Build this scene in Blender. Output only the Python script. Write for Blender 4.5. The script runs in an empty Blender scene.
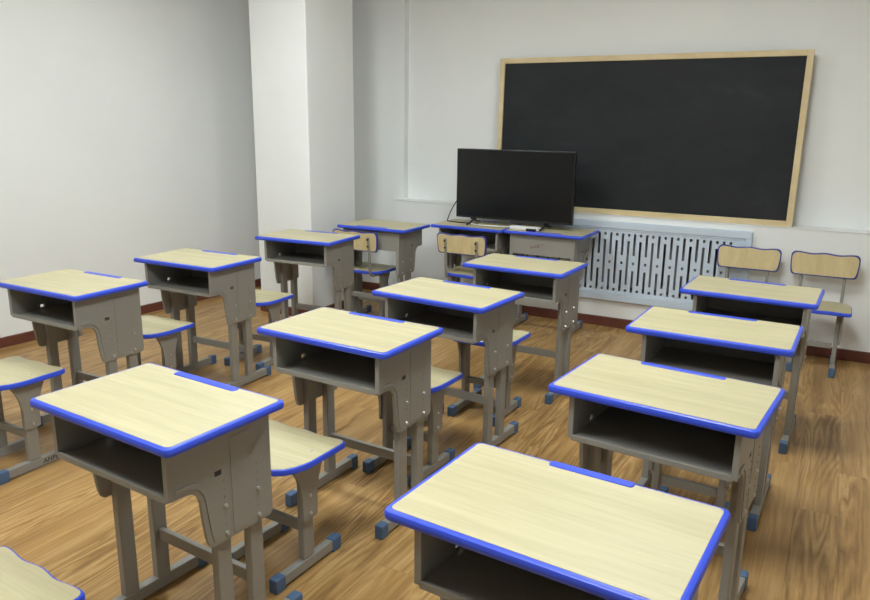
import bpy, bmesh, math, random
from mathutils import Vector, Matrix
from mathutils.geometry import tessellate_polygon

scene = bpy.context.scene
COL = scene.collection
PI = math.pi
random.seed(4)

# ------------------------------------------------------------------ materials
def srgb(r, g, b):
    def f(c):
        c /= 255.0
        return c / 12.92 if c <= 0.04045 else ((c + 0.055) / 1.055) ** 2.4
    return (f(r), f(g), f(b), 1.0)

class NT:
    def __init__(self, name):
        self.m = bpy.data.materials.new(name)
        self.m.use_nodes = True
        self.t = self.m.node_tree
        self.b = self.t.nodes['Principled BSDF']
    def n(self, kind, **kw):
        nd = self.t.nodes.new(kind)
        for k, v in kw.items():
            setattr(nd, k, v)
        return nd
    def l(self, a, b):
        self.t.links.new(a, b)
    def val(self, sock, v):
        if hasattr(v, 'is_output'):
            self.l(v, sock)
        else:
            sock.default_value = v
    def math(self, op, a, b=0.0, c=None):
        nd = self.n('ShaderNodeMath', operation=op)
        self.val(nd.inputs[0], a); self.val(nd.inputs[1], b)
        if c is not None: self.val(nd.inputs[2], c)
        return nd.outputs[0]
    def mix(self, f, a, b, blend='MIX'):
        nd = self.n('ShaderNodeMix', data_type='RGBA', blend_type=blend)
        self.val(nd.inputs[0], f); self.val(nd.inputs[6], a); self.val(nd.inputs[7], b)
        return nd.outputs[2]
    def noise(self, vec, scale, detail=3.0, rough=0.55, dist=0.0, w=None):
        nd = self.n('ShaderNodeTexNoise')
        if w is not None:
            nd.noise_dimensions = '4D'; self.val(nd.inputs['W'], w)
        self.l(vec, nd.inputs['Vector'])
        nd.inputs['Scale'].default_value = scale
        nd.inputs['Detail'].default_value = detail
        nd.inputs['Roughness'].default_value = rough
        nd.inputs['Distortion'].default_value = dist
        return nd.outputs['Fac']
    def mapping(self, vec, scale=(1, 1, 1), rot=(0, 0, 0), loc=(0, 0, 0)):
        nd = self.n('ShaderNodeMapping')
        self.l(vec, nd.inputs[0])
        nd.inputs['Location'].default_value = loc
        nd.inputs['Rotation'].default_value = rot
        nd.inputs['Scale'].default_value = scale
        return nd.outputs[0]
    def ramp(self, fac, stops):
        nd = self.n('ShaderNodeValToRGB')
        e = nd.color_ramp.elements
        while len(e) < len(stops): e.new(0.5)
        for el, (p, c) in zip(e, stops):
            el.position = p; el.color = c
        self.l(fac, nd.inputs[0])
        return nd.outputs[0]
    def bump(self, h, strength=0.1, dist=0.002):
        nd = self.n('ShaderNodeBump')
        nd.inputs['Strength'].default_value = strength
        nd.inputs['Distance'].default_value = dist
        self.l(h, nd.inputs['Height'])
        self.l(nd.outputs[0], self.b.inputs['Normal'])
    def obj(self):
        return self.n('ShaderNodeTexCoord').outputs['Object']

def plain(name, rgb, rough=0.5, metal=0.0, spec=0.5, var=0.05, vscale=6.0):
    q = NT(name)
    c = srgb(*rgb)
    f = q.noise(q.obj(), vscale, 3.0)
    lo = tuple(x * (1 - var) for x in c[:3]) + (1,)
    hi = tuple(min(1, x * (1 + var)) for x in c[:3]) + (1,)
    q.l(q.ramp(f, [(0.3, lo), (0.7, hi)]), q.b.inputs['Base Color'])
    q.b.inputs['Roughness'].default_value = rough
    q.b.inputs['Metallic'].default_value = metal
    q.b.inputs['Specular IOR Level'].default_value = spec
    return q.m

def wood_top(name, a, b, rough=0.42, scale=(2.0, 26.0, 26.0)):
    q = NT(name)
    info = q.n('ShaderNodeObjectInfo')
    w = q.math('MULTIPLY', info.outputs['Random'], 40.0)
    v = q.mapping(q.obj(), scale)
    f1 = q.noise(v, 1.0, 5.0, 0.6, 0.3, w)
    v2 = q.mapping(q.obj(), (scale[0] * 3, scale[1] * 5, scale[2] * 5))
    f2 = q.noise(v2, 1.0, 2.0, 0.5, 0.0, w)
    f = q.math('ADD', q.math('MULTIPLY', f1, 0.7), q.math('MULTIPLY', f2, 0.3))
    q.l(q.ramp(f, [(0.35, srgb(*a)), (0.65, srgb(*b))]), q.b.inputs['Base Color'])
    q.b.inputs['Roughness'].default_value = rough
    return q.m

def floor_mat():
    q = NT('oak_laminate')
    tc = q.obj()
    sep = q.n('ShaderNodeSeparateXYZ'); q.l(tc, sep.inputs[0])
    comb = q.n('ShaderNodeCombineXYZ')
    q.l(sep.outputs['Y'], comb.inputs['X']); q.l(sep.outputs['X'], comb.inputs['Y'])
    br = q.n('ShaderNodeTexBrick')
    q.l(comb.outputs[0], br.inputs['Vector'])
    br.offset = 0.37
    br.inputs['Color1'].default_value = (0, 0, 0, 1)
    br.inputs['Color2'].default_value = (1, 1, 1, 1)
    br.inputs['Mortar'].default_value = (0.5, 0.5, 0.5, 1)
    br.inputs['Scale'].default_value = 1.0
    br.inputs['Mortar Size'].default_value = 0.0012
    br.inputs['Brick Width'].default_value = 1.2
    br.inputs['Row Height'].default_value = 0.16
    rnd = q.math('MULTIPLY', br.outputs['Color'], 1.0)
    w = q.math('MULTIPLY', rnd, 37.0)
    # flame-like cathedral figure: contour lines of a stretched noise, strongest in the heart of some boards
    big = q.noise(q.mapping(tc, (8.0, 0.75, 1.0)), 1.0, 1.5, 0.5, 0.2, w)
    jag = q.noise(q.mapping(tc, (42.0, 7.0, 1.0)), 1.0, 3.0, 0.6, 0.0, w)
    con = q.math('PINGPONG', q.math('ADD', q.math('MULTIPLY', big, 17.0), q.math('MULTIPLY', jag, 1.1)), 0.5)
    con = q.math('MULTIPLY', con, 2.0)
    msk = q.noise(q.mapping(tc, (3.2, 0.33, 1.0)), 1.0, 2.0, 0.5, 0.0, w)
    mr = q.n('ShaderNodeMapRange', interpolation_type='SMOOTHSTEP')
    q.l(msk, mr.inputs['Value'])
    mr.inputs['From Min'].default_value = 0.40; mr.inputs['From Max'].default_value = 0.62
    mr.inputs['To Min'].default_value = 0.05; mr.inputs['To Max'].default_value = 0.26
    con = q.math('MULTIPLY', q.math('SUBTRACT', con, 0.5), mr.outputs['Result'])
    fine = q.noise(q.mapping(tc, (70.0, 2.6, 1.0)), 1.0, 4.0, 0.6, 0.1, w)
    mid = q.noise(q.mapping(tc, (11.0, 0.6, 1.0)), 1.0, 4.0, 0.6, 0.35, w)
    f = q.math('ADD', con, q.math('MULTIPLY', fine, 0.42))
    f = q.math('ADD', f, q.math('MULTIPLY', mid, 0.58))
    f = q.math('ADD', f, q.math('MULTIPLY', q.math('SUBTRACT', rnd, 0.5), 0.06))
    col = q.ramp(f, [(0.31, srgb(*FLOOR[0])), (0.50, srgb(*FLOOR[1])), (0.76, srgb(*FLOOR[2]))])
    seam = q.math('MULTIPLY', br.outputs['Fac'], 0.28)
    col = q.mix(seam, col, srgb(70, 48, 28))
    q.l(col, q.b.inputs['Base Color'])
    q.b.inputs['Roughness'].default_value = 0.38
    q.b.inputs['Specular IOR Level'].default_value = 0.42
    q.bump(fine, 0.05, 0.001)
    return q.m

def wall_mat(name, rgb):
    q = NT(name)
    f = q.noise(q.obj(), 1.3, 4.0, 0.6)
    c = srgb(*rgb)
    lo = tuple(x * 0.97 for x in c[:3]) + (1,)
    q.l(q.ramp(f, [(0.35, lo), (0.65, c)]), q.b.inputs['Base Color'])
    q.b.inputs['Roughness'].default_value = 0.75
    q.b.inputs['Specular IOR Level'].default_value = 0.3
    q.bump(q.noise(q.obj(), 90.0, 3.0), 0.06, 0.002)
    return q.m

def chalk_mat():
    q = NT('blackboard_slate')
    f = q.noise(q.mapping(q.obj(), (1.0, 1.0, 1.8)), 1.7, 5.0, 0.65, 0.6)
    g = q.noise(q.mapping(q.obj(), (2.0, 1.0, 9.0), (0, 0.5, 0)), 1.5, 4.0, 0.7, 0.4)
    f = q.math('ADD', q.math('MULTIPLY', f, 0.7), q.math('MULTIPLY', g, 0.3))
    q.l(q.ramp(f, [(0.40, srgb(34, 37, 40)), (0.60, srgb(41, 44, 47)), (0.74, srgb(58, 62, 65))]), q.b.inputs['Base Color'])
    q.b.inputs['Roughness'].default_value = 0.6
    q.b.inputs['Specular IOR Level'].default_value = 0.25
    return q.m

FLOOR = ((126, 94, 52), (170, 132, 80), (206, 172, 118))
M = {}
M['top'] = wood_top('pale_maple_laminate', (184, 175, 138), (203, 194, 158))
M['back'] = wood_top('honey_laminate', (204, 184, 138), (220, 202, 156), 0.45, (24.0, 24.0, 3.0))
M['blue'] = plain('blue_plastic_edging', (56, 84, 222), 0.36, var=0.03)
M['darker_blue'] = plain('darker_blue_edging', (50, 58, 150), 0.4, var=0.03)  # backrest edging, set darker than the blue of the seat edging
M['cap'] = plain('blue_rubber_cap', (76, 104, 140), 0.5, var=0.08, vscale=30)
M['grey'] = plain('grey_painted_steel', (146, 144, 138), 0.42, var=0.02)
M['steel'] = plain('zinc_bolt', (205, 205, 205), 0.3, 0.7, var=0.02)
M['floor'] = floor_mat()
M['wall'] = wall_mat('white_emulsion', (245, 247, 247))
M['ceil'] = wall_mat('ceiling_white', (235, 235, 232))
M['skirt'] = plain('red_brown_baseboard', (104, 58, 46), 0.45, var=0.15, vscale=10)
M['grille'] = plain('pale_blue_grille', (206, 220, 236), 0.45, var=0.02)
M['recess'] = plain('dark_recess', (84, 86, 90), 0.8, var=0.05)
M['rad'] = plain('radiator_cream', (150, 154, 158), 0.5, var=0.03)
M['chalk'] = chalk_mat()
M['pine'] = wood_top('pine_frame', (210, 188, 142), (230, 212, 172), 0.5, (3.0, 30.0, 3.0))
M['black'] = plain('black_plastic', (18, 18, 20), 0.35, var=0.05)
M['bezel'] = plain('tv_bezel', (40, 42, 44), 0.3, 0.3, var=0.03)
M['screen'] = plain('tv_screen', (12, 16, 19), 0.2, var=0.03)
M['white'] = plain('white_plastic', (228, 228, 228), 0.45, var=0.02)
M['ink'] = plain('brown_marker_ink', (126, 84, 56), 0.7, var=0.1)
M['stamp'] = plain('black_stamp_ink', (40, 38, 36), 0.7, var=0.1)
def emit(name, col, s):
    q = NT(name)
    q.b.inputs['Base Color'].default_value = (0.9, 0.9, 0.9, 1)
    q.b.inputs['Emission Color'].default_value = col
    q.b.inputs['Emission Strength'].default_value = s
    return q.m

# ------------------------------------------------------------------ mesh helpers
def box(bm, x0, x1, y0, y1, z0, z1, bev=0.0):
    vs = [bm.verts.new((x, y, z)) for x in (x0, x1) for y in (y0, y1) for z in (z0, z1)]
    q = [(0, 1, 3, 2), (4, 6, 7, 5), (0, 4, 5, 1), (2, 3, 7, 6), (0, 2, 6, 4), (1, 5, 7, 3)]
    fs = [bm.faces.new([vs[i] for i in f]) for f in q]
    if bev:
        es = list({e for f in fs for e in f.edges})
        bmesh.ops.bevel(bm, geom=es, offset=bev, segments=2, profile=0.5, affect='EDGES')

def cyl(bm, p0, p1, r, seg=12, r2=None):
    p0, p1 = Vector(p0), Vector(p1)
    d = p1 - p0
    m = Matrix.Translation((p0 + p1) / 2) @ d.to_track_quat('Z', 'Y').to_matrix().to_4x4()
    bmesh.ops.create_cone(bm, cap_ends=True, segments=seg, radius1=r, radius2=r if r2 is None else r2, depth=d.length, matrix=m)

def tube(bm, pts, r, seg=8):
    pts = [Vector(p) for p in pts]
    rings = []
    up = Vector((0, 0, 1))
    for i, p in enumerate(pts):
        t = (pts[min(i + 1, len(pts) - 1)] - pts[max(i - 1, 0)]).normalized()
        a = t.cross(up)
        if a.length < 1e-3: a = t.cross(Vector((1, 0, 0)))
        a.normalize(); b = t.cross(a)
        rings.append([bm.verts.new(p + a * r * math.cos(k * 2 * PI / seg) + b * r * math.sin(k * 2 * PI / seg)) for k in range(seg)])
    for i in range(len(rings) - 1):
        for k in range(seg):
            bm.faces.new((rings[i][k], rings[i][(k + 1) % seg], rings[i + 1][(k + 1) % seg], rings[i + 1][k]))
    bm.faces.new(rings[0]); bm.faces.new(rings[-1][::-1])

def plate(bm, outer, holes, fn, t0, t1):
    """extruded 2D polygon with holes; fn(u, v, t) -> 3D point, t from t0 to t1"""
    loops = [[Vector((u, v, 0)) for u, v in lp] for lp in [outer] + list(holes)]
    tris = tessellate_polygon(loops)
    flat = [p for lp in loops for p in lp]
    A = [bm.verts.new(fn(p.x, p.y, t0)) for p in flat]
    B = [bm.verts.new(fn(p.x, p.y, t1)) for p in flat]
    for a, b, c in tris:
        try:
            bm.faces.new((A[a], A[b], A[c])); bm.faces.new((B[c], B[b], B[a]))
        except ValueError:
            pass
    i0 = 0
    for lp in loops:
        n = len(lp)
        for k in range(n):
            i, j = i0 + k, i0 + (k + 1) % n
            bm.faces.new((A[i], A[j], B[j], B[i]))
        i0 += n

def arc(cx, cy, r, a0, a1, n=6):
    return [(cx + r * math.cos(math.radians(a0 + (a1 - a0) * k / n)), cy + r * math.sin(math.radians(a0 + (a1 - a0) * k / n))) for k in range(n + 1)]

def rrect(w, d, r, n=6):
    return arc(w / 2 - r, d / 2 - r, r, 0, 90, n) + arc(-w / 2 + r, d / 2 - r, r, 90, 180, n) + \
           arc(-w / 2 + r, -d / 2 + r, r, 180, 270, n) + arc(w / 2 - r, -d / 2 + r, r, 270, 360, n)

def loft(bm, loops, cap=True):
    """loops: list of lists of 3D points, same count"""
    L = [[bm.verts.new(p) for p in lp] for lp in loops]
    n = len(L[0])
    for a, b in zip(L, L[1:]):
        for k in range(n):
            bm.faces.new((a[k], a[(k + 1) % n], b[(k + 1) % n], b[k]))
    if cap:
        bm.faces.new(L[0][::-1]); bm.faces.new(L[-1])

def obj(name, bm, mat, parent=None, smooth=False):
    bmesh.ops.remove_doubles(bm, verts=bm.verts, dist=1e-6)
    bmesh.ops.recalc_face_normals(bm, faces=bm.faces)
    me = bpy.data.meshes.new(name)
    bm.to_mesh(me); bm.free()
    me.materials.append(mat)
    if smooth:
        for p in me.polygons: p.use_smooth = True
        me.set_sharp_from_angle(angle=math.radians(35))
    o = bpy.data.objects.new(name, me)
    COL.objects.link(o)
    if parent: o.parent = parent
    return o

def tag(o, label, cat, group=None):
    o['label'] = label; o['category'] = cat
    if group: o['group'] = group
    return o

def thing(name, label, cat, loc=(0, 0, 0), rz=0.0, group=None):
    o = bpy.data.objects.new(name, None)
    o.empty_display_size = 0.1
    COL.objects.link(o)
    o.location = loc; o.rotation_euler = (0, 0, rz)
    return tag(o, label, cat, group)

def struct(name, bm, mat):
    o = obj(name, bm, mat)
    o['kind'] = 'structure'
    return o

def dup(root, loc, rz, label):
    r = root.copy(); COL.objects.link(r)
    r.location = loc; r.rotation_euler = (0, 0, rz); r['label'] = label
    for ch in list(root.children):
        c = ch.copy(); COL.objects.link(c); c.parent = r
        for g in list(ch.children):
            d = g.copy(); COL.objects.link(d); d.parent = c
    return r

# ------------------------------------------------------------------ room shell
def lwx(y): return -4.888 + 0.0709 * (y - 2.796)      # left wall line
YF = 5.52            # face of the low wall under the blackboard
YN = 5.69            # back of the shallow wall recess
YS = 5.62            # wall strip beside the recess
XR, YB, ZC = 1.75, -3.4, 2.95
SILL = 0.862

bm = bmesh.new(); box(bm, -5.6, XR + .2, YB - .2, 5.9, -0.1, 0.0); struct('floor', bm, M['floor'])
bm = bmesh.new(); box(bm, -5.6, XR + .2, YB - .2, 5.9, ZC, ZC + .1); struct('ceiling', bm, M['ceil'])
bm = bmesh.new()
pl = [(lwx(YB - .2), YB - .2), (lwx(5.9), 5.9), (lwx(5.9) - .15, 5.9), (lwx(YB - .2) - .15, YB - .2)]
loft(bm, [[(x, y, z) for x, y in pl] for z in (0.0, ZC)]); struct('wall_left', bm, M['wall'])
bm = bmesh.new(); box(bm, XR, XR + .15, YB, 5.9, 0, ZC); struct('wall_right', bm, M['wall'])
bm = bmesh.new(); box(bm, -5.4, XR, YB - .15, YB, 0, ZC); struct('wall_back', bm, M['wall'])

GX0, GX1, GZ0, GZ1 = -2.30, -0.487, 0.215, 0.822       # radiator grille outer frame
bm = bmesh.new()
box(bm, lwx(YS), -3.375, YS, 5.88, 0, ZC)                # strip left of the recess
box(bm, -3.375, XR, YN, 5.88, SILL, ZC)                  # recess back
# low wall with an opening for the radiator
ox0, ox1, oz0, oz1 = GX0 + .05, GX1 - .05, GZ0 + .05, GZ1 - .05
struct('wall_front', bm, M['wall'])
for a in ((-3.405, ox0, 5.88, 0, SILL), (ox1, XR, 5.88, 0, SILL), (ox0, ox1, 5.88, 0, oz0), (ox0, ox1, 5.88, oz1, SILL)):
    bm = bmesh.new(); box(bm, a[0], a[1], YF, a[2], a[3], a[4]); struct('wall_front_low', bm, M['wall'])
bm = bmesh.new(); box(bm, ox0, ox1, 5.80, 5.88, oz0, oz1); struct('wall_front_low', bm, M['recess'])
bm = bmesh.new(); box(bm, -3.41, XR, YF - .006, YN, SILL, SILL + .006, 0.002); struct('trim_1', bm, M['wall'])

# square free-standing column
CX0, CX1, CY0, CY1 = -4.075, -3.54, 4.5, 5.10
bm = bmesh.new()
box(bm, CX0, CX1, CY0, CY1, 0, ZC, 0.008)
struct('column', bm, M['wall'])
def skirt(name, pts, h=0.07, t=0.012):
    bm = bmesh.new()
    for (x0, y0), (x1, y1) in zip(pts, pts[1:]):
        d = Vector((x1 - x0, y1 - y0, 0)).normalized(); nrm = Vector((d.y, -d.x, 0)) * t
        a, b = Vector((x0, y0, 0)) , Vector((x1, y1, 0))
        loft(bm, [[a + Vector((0, 0, z)), b + Vector((0, 0, z)), b + nrm + Vector((0, 0, z - (0.004 if z else 0))), a + nrm + Vector((0, 0, z - (0.004 if z else 0)))] for z in (0, h)])
    return struct(name, bm, M['skirt'])
skirt('baseboard_left', [(lwx(YB), YB), (lwx(YS), YS)])
skirt('baseboard_front', [(lwx(YS) + .01, YS), (-3.405, YS)])
skirt('baseboard_front_low_wall', [(-3.405, YF), (XR, YF)], 0.075)
skirt('baseboard_column', [(CX0, CY0), (CX1, CY0), (CX1, CY1)])
skirt('baseboard_right', [(XR, 5.5), (XR, YB)])

# ------------------------------------------------------------------ radiator behind a slotted grille
def slotted():
    bm = bmesh.new()
    px0, px1, pz0, pz1 = GX0 + .05, GX1 - .05, GZ0 + .055, GZ1 - .06
    slots0, slots1, p = GX0 + .13, GX1 - .135, 0.0447
    n = int(round((slots1 - slots0) / p))
    z0, z1, zm = pz0 + .025, pz1 - .022, (pz0 + pz1) / 2
    w, s = 0.0180, 0.0205
    holes = []
    def H(cx, a, b): holes.append([(cx - w / 2, a), (cx + w / 2, a), (cx + w / 2, b), (cx - w / 2, b)])
    for i in range(n + 1):
        cx = slots1 - i * p
        if i % 2 == 0:
            H(cx, z1 - s, z1)
            H(cx, z0 + .055, z1 - .055)
            H(cx, z0, z0 + s)
        else:
            H(cx, z1 - .165, z1)
            H(cx, zm - s / 2, zm + s / 2)
            H(cx, z0, z0 + .165)
    # build as vertical strips so the sheet has real openings
    y0, y1 = YF - .028, YF - .022
    xs = sorted({round(h[0][0], 5) for h in holes} | {round(h[1][0], 5) for h in holes})
    cols = {}
    for h in holes: cols.setdefault(round(h[0][0], 5), []).append((h[0][1], h[2][1]))
    edge = px0
    for x in sorted(cols):
        box(bm, edge, x, y0, y1, pz0, pz1)
        zc = pz0
        for a, b in sorted(cols[x]):
            box(bm, x, x + w, y0, y1, zc, a); zc = b
        box(bm, x, x + w, y0, y1, zc, pz1)
        edge = x + w
    box(bm, edge, px1, y0, y1, pz0, pz1)
    return bm
gr = thing('radiator_cover', 'pale blue slotted metal radiator cover on the low wall beneath the blackboard', 'radiator cover', ((GX0 + GX1) / 2, YF, GZ0))
def rel(o, root):
    o.parent = root
    o.matrix_parent_inverse = (Matrix.Translation(root.location) @ root.rotation_euler.to_matrix().to_4x4()).inverted()
    return o
rel(obj('slotted_panel', slotted(), M['grille']), gr)
bm = bmesh.new()
for a in ((GX0, GX1, GZ0, GZ0 + .055), (GX0, GX1, GZ1 - .05, GZ1), (GX0, GX0 + .045, GZ0 + .055, GZ1 - .05), (GX1 - .04, GX1, GZ0 + .055, GZ1 - .05)):
    box(bm, a[0], a[1], YF - .04, YF, a[2], a[3], 0.004)
# inner stepped bead
i0, i1, j0, j1 = GX0 + .045, GX1 - .04, GZ0 + .055, GZ1 - .05
for a in ((i0, i1, j0, j0 + .012), (i0, i1, j1 - .014, j1), (i0, i0 + .012, j0, j1), (i1 - .012, i1, j0, j1)):
    box(bm, a[0], a[1], YF - .033, YF, a[2], a[3], 0.002)
rel(obj('cover_frame', bm, M['grille']), gr)
bm = bmesh.new()
x = ox0 + .05
while x < ox1 - .07:
    box(bm, x, x + .046, 5.60, 5.72, oz0 + .04, oz1 - .04, 0.01)
    x += .062
box(bm, ox0 + .05, ox1 - .05, 5.64, 5.68, oz0 + .04, oz0 + .07)
box(bm, ox0 + .05, ox1 - .05, 5.64, 5.68, oz1 - .07, oz1 - .04)
box(bm, ox0 + .2, ox0 + .24, 5.66, 5.798, oz1 - .12, oz1 - .09)
box(bm, ox1 - .24, ox1 - .2, 5.66, 5.798, oz1 - .12, oz1 - .09)
tag(obj('radiator', bm, M['rad']), 'cream radiator fins seen dimly through the slots of the pale blue cover', 'radiator')

# ------------------------------------------------------------------ blackboard standing on the ledge
BBX0, BBX1, BBH = -2.468, -0.252, 1.158
bb = thing('blackboard', 'large black chalkboard in a pale pine frame leaning on the ledge behind the television', 'blackboard', ((BBX0 + BBX1) / 2, 5.555, SILL + .006))
bb.rotation_euler = (math.radians(-2.0), 0, 0)
bw = BBX1 - BBX0
bm = bmesh.new(); box(bm, -bw / 2 + .03, bw / 2 - .03, -.006, .006, .03, BBH - .03); obj('board_surface', bm, M['chalk'], bb)
for (x0, x1, z0, z1) in ((-bw / 2, -bw / 2 + .04, 0, BBH), (bw / 2 - .04, bw / 2, 0, BBH), (-bw / 2 + .04, bw / 2 - .04, 0, .04), (-bw / 2 + .04, bw / 2 - .04, BBH - .04, BBH)):
    bm = bmesh.new(); box(bm, x0, x1, -.018, .014, z0, z1, 0.003); obj('frame_rail', bm, M['pine'], bb)

# ------------------------------------------------------------------ desk
TW, TD, TZ = 0.612, 0.41, 0.76
def wave(u): return math.cos(2.5 * PI * u)

def edge_loops(w, d, r, z0, z1, bev=0.009):
    L = []
    prof = [(bev, z0), (bev * .3, z0 + bev * .3), (0, z0 + bev), (0, z1 - bev), (bev * .3, z1 - bev * .3), (bev * .75, z1 - .0006), (bev + .003, z1)]
    for ins, z in prof:
        L.append([(x, y, z) for x, y in rrect(w - 2 * ins, d - 2 * ins, max(r - ins, .004))])
    return L

# the side panel outline in (y, z): tall at the back, cut away in a curve under the cubby at the front
BX, LX = .009, .2255
SIDE = [(-.176, .7365), (-.176, .598)] + [(-.168, .5935), (-.15, .594), (-.13, .5935)] + \
       arc(-.128, .5435, .05, 90, 8, 7) + [(-.074, .50), (-.066, .44), (-.058, .412), (-.048, .404)] + \
       [(.160, .404), (.170, .408), (.175, .418), (.175, .7365)]
def side_panel(sgn):
    bm = bmesh.new()
    fn = lambda u, v, t: (sgn * t + BX + (.005 if sgn < 0 else 0), u, v)
    plate(bm, SIDE, [[(-.030, .604), (-.006, .604), (-.006, .620), (-.030, .620)]], fn, .240, .252)
    # flange along the front of the cubby
    o5 = BX + (.005 if sgn < 0 else 0)
    box(bm, *sorted((sgn * .236 + o5, sgn * .2525 + o5)), -.178, -.168, .596, .735)
    # pressed rib that follows the cut-away
    path = [(-.158, .608), (-.132, .608)] + arc(-.126, .548, .06, 88, 8, 7) + [(-.060, .505), (-.052, .45), (-.045, .418)]
    inner = [(y + .012, z + .010) if i > 3 else (y, z + .014) for i, (y, z) in enumerate(path)]
    plate(bm, path + inner[::-1], [], fn, .2515, .2555)
    # raised centre field
    plate(bm, [(.026, .414), (.094, .414), (.094, .700), (.026, .700)], [], fn, .2515, .2537)
    # columns of small adjustment holes, seen as pressed dots
    for yy in (.001, .121):
        for zz in (.455, .480, .535, .560, .585):
            cyl(bm, (sgn * .252 + o5, yy, zz), (sgn * .2542 + o5, yy, zz), .0028, 6)
    # inner lips that stiffen the lower panel
    plate(bm, [(.155, .41), (.175, .41), (.175, .60), (.155, .60)], [], fn, .226, .2405)
    return bm

def end_cap(bm, cx, y0, y1, hw=.0175, z1=.055):
    box(bm, cx - hw, cx + hw, y0, y1, 0, z1, .004)

def make_desk(name, label, group):
    t = thing(name, label, 'desk', group=group)
    bm = bmesh.new()
    ins = .0135
    loft(bm, [[(x, y, z) for x, y in rrect(TW - 2 * ins, TD - 2 * ins, .014)] for z in (TZ - .012, TZ + .0006)])
    top = obj('desktop', bm, M['top'], t)
    bm = bmesh.new(); loft(bm, edge_loops(TW, TD, .021, TZ - .0245, TZ - .0004))
    e = obj('edge_band', bm, M['blue'], top, True); e['label'] = 'blue plastic edging'
    # pen groove strip along the far edge
    bm = bmesh.new()
    loft(bm, [[(x - .004, y + .176, z) for x, y in rrect(.272 - i, .026 - i, .010)] for i, z in ((0, TZ - .002), (0, TZ + .0022), (.004, TZ + .003))], True)
    g = obj('pen_groove', bm, M['blue'], top); g['label'] = 'blue pen groove strip'
    bm = bmesh.new()
    box(bm, BX - .236, BX + .240, -.172, .172, .590, .596)
    box(bm, BX - .236, BX + .240, -.178, -.168, .588, .607, .002)
    box(bm, BX - .236, BX + .240, .164, .172, .596, .736)
    box(bm, BX - .236, BX + .240, -.172, .164, .7335, .7365)
    obj('cubby', bm, M['grey'], t)
    for s in (-1, 1):
        sp = obj('side_panel', side_panel(s), M['grey'], t)
        for by in (.001, .121):
            for bz in (.508, .425):
                bm = bmesh.new()
                o5 = BX + (.005 if s < 0 else 0)
                cyl(bm, (s * .2515 + o5, by, bz), (s * .2582 + o5, by, bz), .0068, 12, .005)
                b = obj('bolt', bm, M['steel'], sp)
        for py in (0.0, .12):
            bm = bmesh.new(); box(bm, s * LX - .0145 + BX, s * LX + .0145 + BX, py - .025, py + .025, .05, .56, .004)
            obj('leg', bm, M['grey'], t)
        bm = bmesh.new(); box(bm, s * LX - .0155 + BX, s * LX + .0155 + BX, -.14, .29, .010, .052, .003)
        fb = obj('foot_bar', bm, M['grey'], t)
        for a, b_ in ((-.150, -.105), (.255, .300)):
            bm = bmesh.new(); end_cap(bm, s * LX + BX, a, b_); c = obj('end_cap', bm, M['cap'], fb)
            c['label'] = 'blue rubber end cap'
    bm = bmesh.new(); box(bm, BX - .212, BX + .212, .110, .130, .188, .228, .003)
    obj('crossbar', bm, M['grey'], t)
    return t

# ------------------------------------------------------------------ stool and chair
SW, SD = .378, .312
def seat_outline(ins=0.0):
    hw, hd = SW / 2 - ins, SD / 2 - ins
    pts = arc(-hw + .075, -hd + .06, .06, 265, 190, 6)[::-1]
    L = []
    # front-left rounded, going counter-clockwise from the front edge
    L += [(-hw + .09, -hd), (0, -hd - .002), (hw - .09, -hd)]
    L += [(hw - .062, -hd + .006), (hw - .036, -hd + .024), (hw - .016, -hd + .055), (hw - .005, -hd + .09), (hw, -hd + .12)]
    L += arc(hw - .022, hd - .022 + .004, .022, 0, 90, 5)
    for k in range(1, 24):
        u = 0.84 - 1.68 * k / 24
        L.append((u * hw, hd + .004 * wave(u)))
    L += arc(-hw + .022, hd - .022 + .004, .022, 90, 180, 5)
    L += [(-hw, -hd + .12), (-hw + .005, -hd + .09), (-hw + .016, -hd + .055), (-hw + .036, -hd + .024), (-hw + .062, -hd + .006)]
    return L

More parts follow.
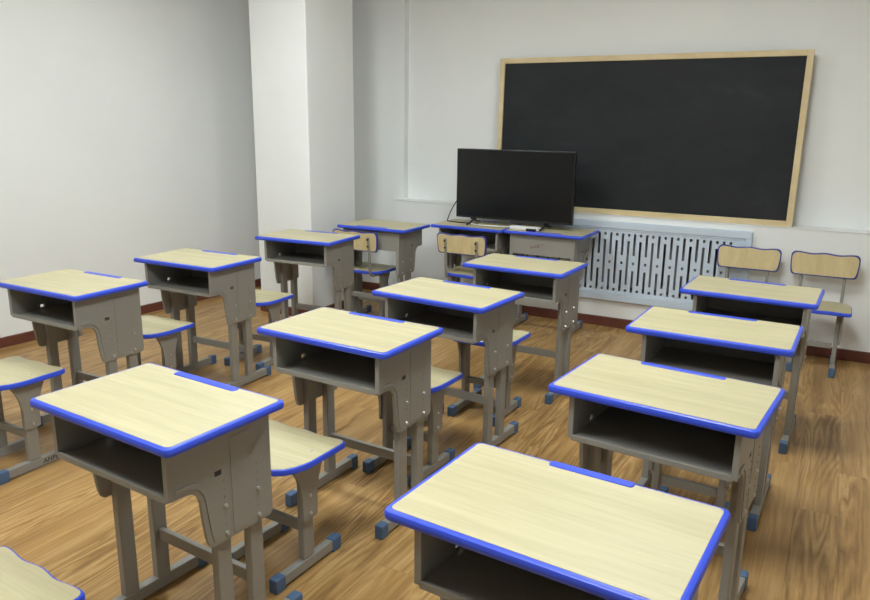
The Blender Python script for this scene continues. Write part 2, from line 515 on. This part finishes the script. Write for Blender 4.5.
def stool_parts(t, sz=.44):
    bm = bmesh.new()
    loft(bm, [[(x, y, z) for x, y in seat_outline(.006)] for z in (sz - .010, sz + .0006)])
    seat = obj('seat', bm, M['top'], t)
    bm = bmesh.new()
    loft(bm, [[(x, y, z) for x, y in seat_outline(i)] for i, z in ((.005, sz - .024), (0, sz - .019), (0, sz - .005), (.0015, sz - .0015), (.006, sz - .0004))])
    e = obj('edge_band', bm, M['blue'], seat, True); e['label'] = 'blue plastic edging'
    for bx in (-.135, .135):
        bm = bmesh.new(); cyl(bm, (bx, .03, sz), (bx, .03, sz + .0022), .005, 10); obj('bolt', bm, M['steel'], seat)
    dz = sz - .44
    for s in (-1, 1):
        bm = bmesh.new()
        prof = [(-.078, .416), (-.074, .398), (-.060, .375), (-.048, .345), (-.041, .31), (-.037, .29), (-.036, .212), (-.030, .204),
                (.030, .204), (.036, .212), (.037, .29), (.041, .31), (.048, .345), (.060, .375), (.070, .398), (.072, .416)]
        plate(bm, [(y, z + dz) for y, z in prof], [], lambda u, v, q: (s * q, u, v), .137, .149)
        plate(bm, [(-.078, .412 + dz), (.072, .412 + dz), (.072, .4165 + dz), (-.078, .4165 + dz)], [], lambda u, v, q: (s * q, u, v), .09, .149)
        br = obj('bracket', bm, M['grey'], t)
        for bz in (.292, .225):
            bm = bmesh.new(); cyl(bm, (s * .149, 0, bz + dz), (s * .1535, 0, bz + dz), .0065, 12, .005); obj('bolt', bm, M['steel'], br)
        bm = bmesh.new(); box(bm, s * .124 - .013, s * .124 + .013, -.027, .027, .05, .40 + dz, .004); obj('leg', bm, M['grey'], t)
        bm = bmesh.new(); box(bm, s * .124 - .0145, s * .124 + .0145, -.155, .155, .010, .048, .003); fb = obj('foot_bar', bm, M['grey'], t)
        for a, b_ in ((-.172, -.125), (.125, .172)):
            bm = bmesh.new(); end_cap(bm, s * .124, a, b_, .018, .052); c = obj('end_cap', bm, M['cap'], fb)
            c['label'] = 'blue rubber end cap'
    bm = bmesh.new(); box(bm, -.105, .105, -.010, .010, .145, .182, .003); obj('crossbar', bm, M['grey'], t)

def back_outline(ins=0.0):
    hw, hh = .203 - ins, .076 - ins
    L = [(-hw + .03, -hh), (hw - .03, -hh)]
    L += [(hw - .016, -hh + .004), (hw - .009, -hh + .014), (hw - .005, -hh + .03), (hw, .01)]
    L += arc(hw - .03, hh - .03 + .004, .03, 0, 90, 6)
    for k in range(1, 24):
        u = .82 - 1.64 * k / 24
        L.append((u * hw, hh + .0036 * wave(u)))
    L += arc(-hw + .03, hh - .03 + .004, .03, 90, 180, 6)
    L += [(-hw, .01), (-hw + .005, -hh + .03), (-hw + .009, -hh + .014), (-hw + .016, -hh + .004)]
    return L

def make_stool(label, group):
    t = thing('stool', label, 'stool', group=group)
    stool_parts(t)
    return t

def make_chair(label, group):
    # sits facing +y; backrest on the -y side
    t = thing('school_chair', label, 'chair', group=group)
    stool_parts(t, .42)
    zc, yb, tilt = .652, -.185, math.radians(6)
    def fn(x, y, v): return (x, yb + y - (v) * math.sin(tilt), zc + v * math.cos(tilt))
    bm = bmesh.new()
    loft(bm, [[fn(x, q, v) for x, v in back_outline(.008)] for q in (-.0095, .0095)])
    br = obj('backrest', bm, M['back'], t)
    bm = bmesh.new()
    loft(bm, [[fn(x, q, v) for x, v in back_outline(i)] for i, q in ((.0085, -.0092), (.003, -.0085), (0, -.0055), (0, .0055), (.003, .0085), (.0085, .0092))])
    e = obj('edge_band', bm, M['darker_blue'], br, True); e['label'] = 'plastic edging in a darker blue'
    for s in (-1, 1):
        bm = bmesh.new()
        tube(bm, [(s * .128, -.06, .385), (s * .128, -.15, .389), (s * .128, -.168, .397), (s * .128, -.180, .42), (s * .128, yb - .002, .55), (s * .128, yb - .020, .69)], .010, 10)
        bp = obj('back_post', bm, M['grey'], t, True)
        for v in (.022, -.03):
            bm = bmesh.new(); p = Vector(fn(s * .128, -.0285, v)); cyl(bm, p + Vector((0, .006, 0)), p - Vector((0, .004, 0)), .0075, 10)
            b = obj('bolt', bm, M['bezel'], bp); b['label'] = 'dark bolt'
    return t

# desk poses (x, y, turn) measured from the room
DESKS = [
 ('A1', -0.431, 1.340, -3.87, 'maple-topped desk nearest the camera, cut off by the bottom right of the photo'),
 ('A2', -0.389, 2.208, -5.60, 'desk second from the camera in the right-hand column, its wide open cubby in full view'),
 ('A3', -0.368, 3.020, -1.83, 'desk third from the camera in the right-hand column, overlapping the desk behind it'),
 ('A4', -0.314, 3.845, -2.37, 'desk farthest from the camera in the right-hand column, in front of the two wall chairs'),
 ('B1', -1.630, 1.352, -4.07, 'desk nearest the camera in the middle column, large grey side panel at lower left'),
 ('B2', -1.593, 2.251, -2.55, 'desk second from the camera in the middle column, at the centre of the photo'),
 ('B3', -1.562, 3.006, -4.63, 'desk third from the camera in the middle column, behind the central desk'),
 ('B4', -1.522, 3.875, -1.76, 'desk farthest from the camera in the middle column, below the television'),
 ('C1', -3.223, 2.229, -0.23, 'desk at the left edge of the photo, nearest the camera along the left wall'),
 ('C2', -3.195, 3.017, 1.21, 'middle desk of the three along the bare left wall'),
 ('C3', -3.190, 4.020, 3.92, 'desk farthest back along the left wall, in front of the white column'),
]
DP = {}
proto = None
for key, x, y, a, lab in DESKS:
    if proto is None:
        proto = make_desk('student_desk', lab, 'student desks set out in three columns')
        proto.location = (x, y, 0); proto.rotation_euler = (0, 0, math.radians(a))
    else:
        dup(proto, (x, y, 0), math.radians(a), lab)
    DP[key] = (x, y, math.radians(a))
for c in proto.children:
    if c.name.startswith('desktop'):
        for g in c.children:
            if g.name.startswith('pen_groove'):
                a1_groove = g
# three more along the front wall
for x, y, a, lab in ((-3.060, 4.793, 180.8, 'desk turned back to front beside the column, bare grey back towards us'),
                     (-2.464, 5.205, 0.0, 'desk under the left half of the television with a chair tucked in'),
                     (-1.850, 5.225, 180.0, 'desk under the right half of the television, brown marks on its grey back')):
    d = dup(proto, (x, y, 0), math.radians(a), lab)
    d['group'] = 'desks lined up along the front wall'
    t3 = d
# the pen strip of the nearest desk is shorter and sits right in the edging
a1_groove.scale.x = .74; a1_groove.location = (.004, .010, 0)

# stools (offset x, y in the frame of their desk)
STOOLS = [
 ('B1', .022, -.540, 0, 'stool at the bottom left corner of the photo with only its wavy seat edge showing'),
 ('B2', .006, -.435, 0, 'stool in front of the central desk, beside the large desk at lower left'),
 ('B3', .012, -.325, 1, 'stool tucked under the third desk of the middle column, right of the central desk'),
 ('B4', -.020, -.420, 0, 'stool before the farthest desk of the middle column, its seat corner peeking out'),
 ('C1', .090, -.420, 0, 'stool cut by the left edge of the photo, black letters stamped on its foot bar'),
 ('C2', -.030, -.365, 0, 'stool in front of the middle left-wall desk, right of the leftmost desk'),
 ('C3', -.040, -.540, 0, 'stool in front of the farthest left-wall desk, near the foot of the column'),
 ('A3', .000, -.225, 0, 'stool tucked under the third desk of the right-hand column, only legs showing'),
]
sproto = None
for key, dx, dy, a, lab in STOOLS:
    x, y, t = DP[key]
    X, Y, A = x + dx * math.cos(t) - dy * math.sin(t), y + dx * math.sin(t) + dy * math.cos(t), t + math.radians(a)
    if sproto is None:
        sproto = make_stool(lab, 'backless stools at the student desks')
        s = sproto; s.location = (X, Y, 0); s.rotation_euler = (0, 0, A)
    else:
        s = dup(sproto, (X, Y, 0), A, lab)
    if key == 'C1': stamp_stool = s
# stamped letters on the outer side of the left-edge stool's foot bar
cu = bpy.data.curves.new('foot_stamp', 'FONT'); cu.body = 'ANPEI'; cu.size = .030; cu.extrude = .0003
tmp = bpy.data.objects.new('foot_stamp', cu); COL.objects.link(tmp)
bpy.context.view_layer.update()
me = bpy.data.meshes.new_from_object(tmp.evaluated_get(bpy.context.evaluated_depsgraph_get()))
bpy.data.objects.remove(tmp)
me.materials.clear(); me.materials.append(M['stamp'])
fb = [c for c in stamp_stool.children if c.name.startswith('foot_bar')][-1]
st = bpy.data.objects.new('foot_stamp', me); COL.objects.link(st); st.parent = fb
st.matrix_local = Matrix.Translation((.124 + .0150, .032, .018)) @ Matrix(((0, 0, 1, 0), (1, 0, 0, 0), (0, 1, 0, 0), (0, 0, 0, 1)))
st['label'] = 'black stamped letters'

# chairs with backrests
CH = 'chairs with backrests along the front wall'
c0 = make_chair('chair at the far right against the wall, its seat showing beside the desk', CH)
c0.location = (-.025, 5.225, 0); c0.rotation_euler = (0, 0, PI)
dup(c0, (-.490, 5.225, 0), PI, 'chair against the wall by the right end of the radiator cover, seat hidden')
dup(c0, (-3.172, 4.750, 0), 0.0, 'chair seen from behind at the desk beside the column')
dup(c0, (-2.408, 5.022, 0), 0.0, 'chair seen from behind at the desk under the left half of the television')

# brown marker scribble on the back of the right television desk (its local back faces the camera)
bm = bmesh.new()
def stroke(pts): tube(bm, [(x, .1735, z - .01) for x, z in pts], .0022, 6)
stroke([(.085, .665), (.080, .655), (.087, .648), (.094, .655), (.088, .666)])
stroke([(.070, .668), (.062, .654), (.056, .664), (.062, .672)])
stroke([(.045, .664), (.040, .676), (.030, .680)])
stroke([(.047, .654), (.038, .660), (.032, .668)])
stroke([(.016, .676), (.008, .682), (.000, .686)])
sc_ = obj('marker_scribble', bm, M['ink'], t3); sc_['label'] = 'brown marker scribble'

# ------------------------------------------------------------------ television and the things on the tables
TVY = 5.215
tv = thing('television', 'black flat screen television standing on two desks before the blackboard', 'television', (-2.165, TVY, TZ + .0012))
tw, th, z0 = .955, .530, .047
bm = bmesh.new(); box(bm, -tw / 2, tw / 2, -.016, .016, z0, z0 + th, .004); obj('casing', bm, M['bezel'], tv)
bm = bmesh.new(); box(bm, -tw / 2 + .25, tw / 2 - .25, .016, .05, z0 + .05, z0 + .33, .012); obj('rear_housing', bm, M['black'], tv)
bm = bmesh.new(); box(bm, -tw / 2 + .010, tw / 2 - .010, -.0172, -.014, z0 + .016, z0 + th - .010); obj('screen', bm, M['screen'], tv)
for s in (-1, 1):
    bm = bmesh.new()
    x = s * .30 - .03
    tube(bm, [(x, 0, z0 + .01), (x, -.01, .035), (x, -.05, .016), (x, -.12, .006)], .0065, 8)
    tube(bm, [(x, 0, z0 + .01), (x, .01, .035), (x, .05, .016), (x, .12, .006)], .0065, 8)
    box(bm, x - .022, x + .022, -.014, .014, z0 - .012, z0 + .01, .003)
    obj('foot', bm, M['black'], tv, True)
def bez(p, n=24):
    p = [Vector(q) for q in p]; out = []
    for i in range(n + 1):
        t = i / n; q = p[:]
        while len(q) > 1: q = [a.lerp(b, t) for a, b in zip(q, q[1:])]
        out.append(q[0])
    return out
bm = bmesh.new()
tube(bm, bez([(-2.58, 5.24, 1.0), (-2.65, 5.24, .96), (-2.71, 5.235, .86), (-2.735, 5.23, .768)])
     + bez([(-2.735, 5.23, .768), (-2.74, 5.20, .764), (-2.60, 5.17, .7655), (-2.52, 5.20, .7655), (-2.44, 5.18, .7655)])[1:], .0042, 8)
pc = rel(obj('power_cord', bm, M['black']), tv); pc['label'] = 'thin black power cord'
zt = TZ + .0030
bm = bmesh.new(); box(bm, -2.13, -1.90, 5.075, 5.135, zt, zt + .026, .005)
ps = obj('power_strip', bm, M['white'])
ps.data.materials.append(M['white'])
tag(ps, 'white power strip lying at the front edge of the desks below the television', 'power strip')
bm = bmesh.new()
tube(bm, bez([(-2.13, 5.105, zt + .013), (-2.25, 5.10, .775), (-2.38, 5.06, .768), (-2.46, 5.13, .768), (-2.52, 5.20, .768)]), .004, 8)
tag(obj('white_cable', bm, M['white']), 'white cable curling on the desk under the television', 'cable')
bm = bmesh.new(); box(bm, -1.99, -1.915, 5.052, 5.0725, zt, zt + .017, .003)
bx = obj('remote_control', bm, M['black'])
tag(bx, 'small black remote control beside the white power strip', 'remote')

# ------------------------------------------------------------------ ceiling lamps
LAMPS = [(-.7, 3.2), (-.7, 1.0), (-2.9, 3.0), (-2.7, .6)]
LM = emit('tube_light', (0.925, 0.99, 0.985, 1), 38.0)
for i, (x, y) in enumerate(LAMPS):
    t = thing('ceiling_light', 'square white ceiling light panel', 'light', (x, y, ZC), 0, 'ceiling light panels')
    bm = bmesh.new(); box(bm, -.31, .31, -.31, .31, -.03, 0, .004); obj('housing', bm, M['white'], t)
    bm = bmesh.new(); box(bm, -.29, .29, -.29, .29, -.036, -.0305); obj('diffuser', bm, LM, t)

w = bpy.data.worlds.new('World'); scene.world = w; w.use_nodes = True
w.node_tree.nodes['Background'].inputs[0].default_value = (0.8, 0.85, 0.9, 1)
w.node_tree.nodes['Background'].inputs[1].default_value = 0.1

# ------------------------------------------------------------------ camera
F, YAW, PITCH, ROLL, HC = 735.743, math.radians(28.4963), math.radians(-13.6422), math.radians(.74055), 1.53864
cy, sy = math.cos(YAW), math.sin(YAW)
f = Vector((-sy * math.cos(PITCH), cy * math.cos(PITCH), math.sin(PITCH)))
r = Vector((cy, sy, 0)); u = r.cross(f)
r2 = r * math.cos(ROLL) + u * math.sin(ROLL); u2 = u * math.cos(ROLL) - r * math.sin(ROLL)
cam = bpy.data.cameras.new('camera'); co = bpy.data.objects.new('camera', cam); COL.objects.link(co)
co.matrix_world = Matrix(((r2.x, u2.x, -f.x, 0), (r2.y, u2.y, -f.y, 0), (r2.z, u2.z, -f.z, HC), (0, 0, 0, 1)))
cam.sensor_fit = 'HORIZONTAL'; cam.sensor_width = 36.0; cam.lens = F * 36.0 / 870.0
cam.clip_start = 0.05
scene.camera = co

vs = scene.view_settings
vs.view_transform = 'Standard'; vs.look = 'None'; vs.gamma = 1.0; vs.exposure = 0.0; vs.use_curve_mapping = False
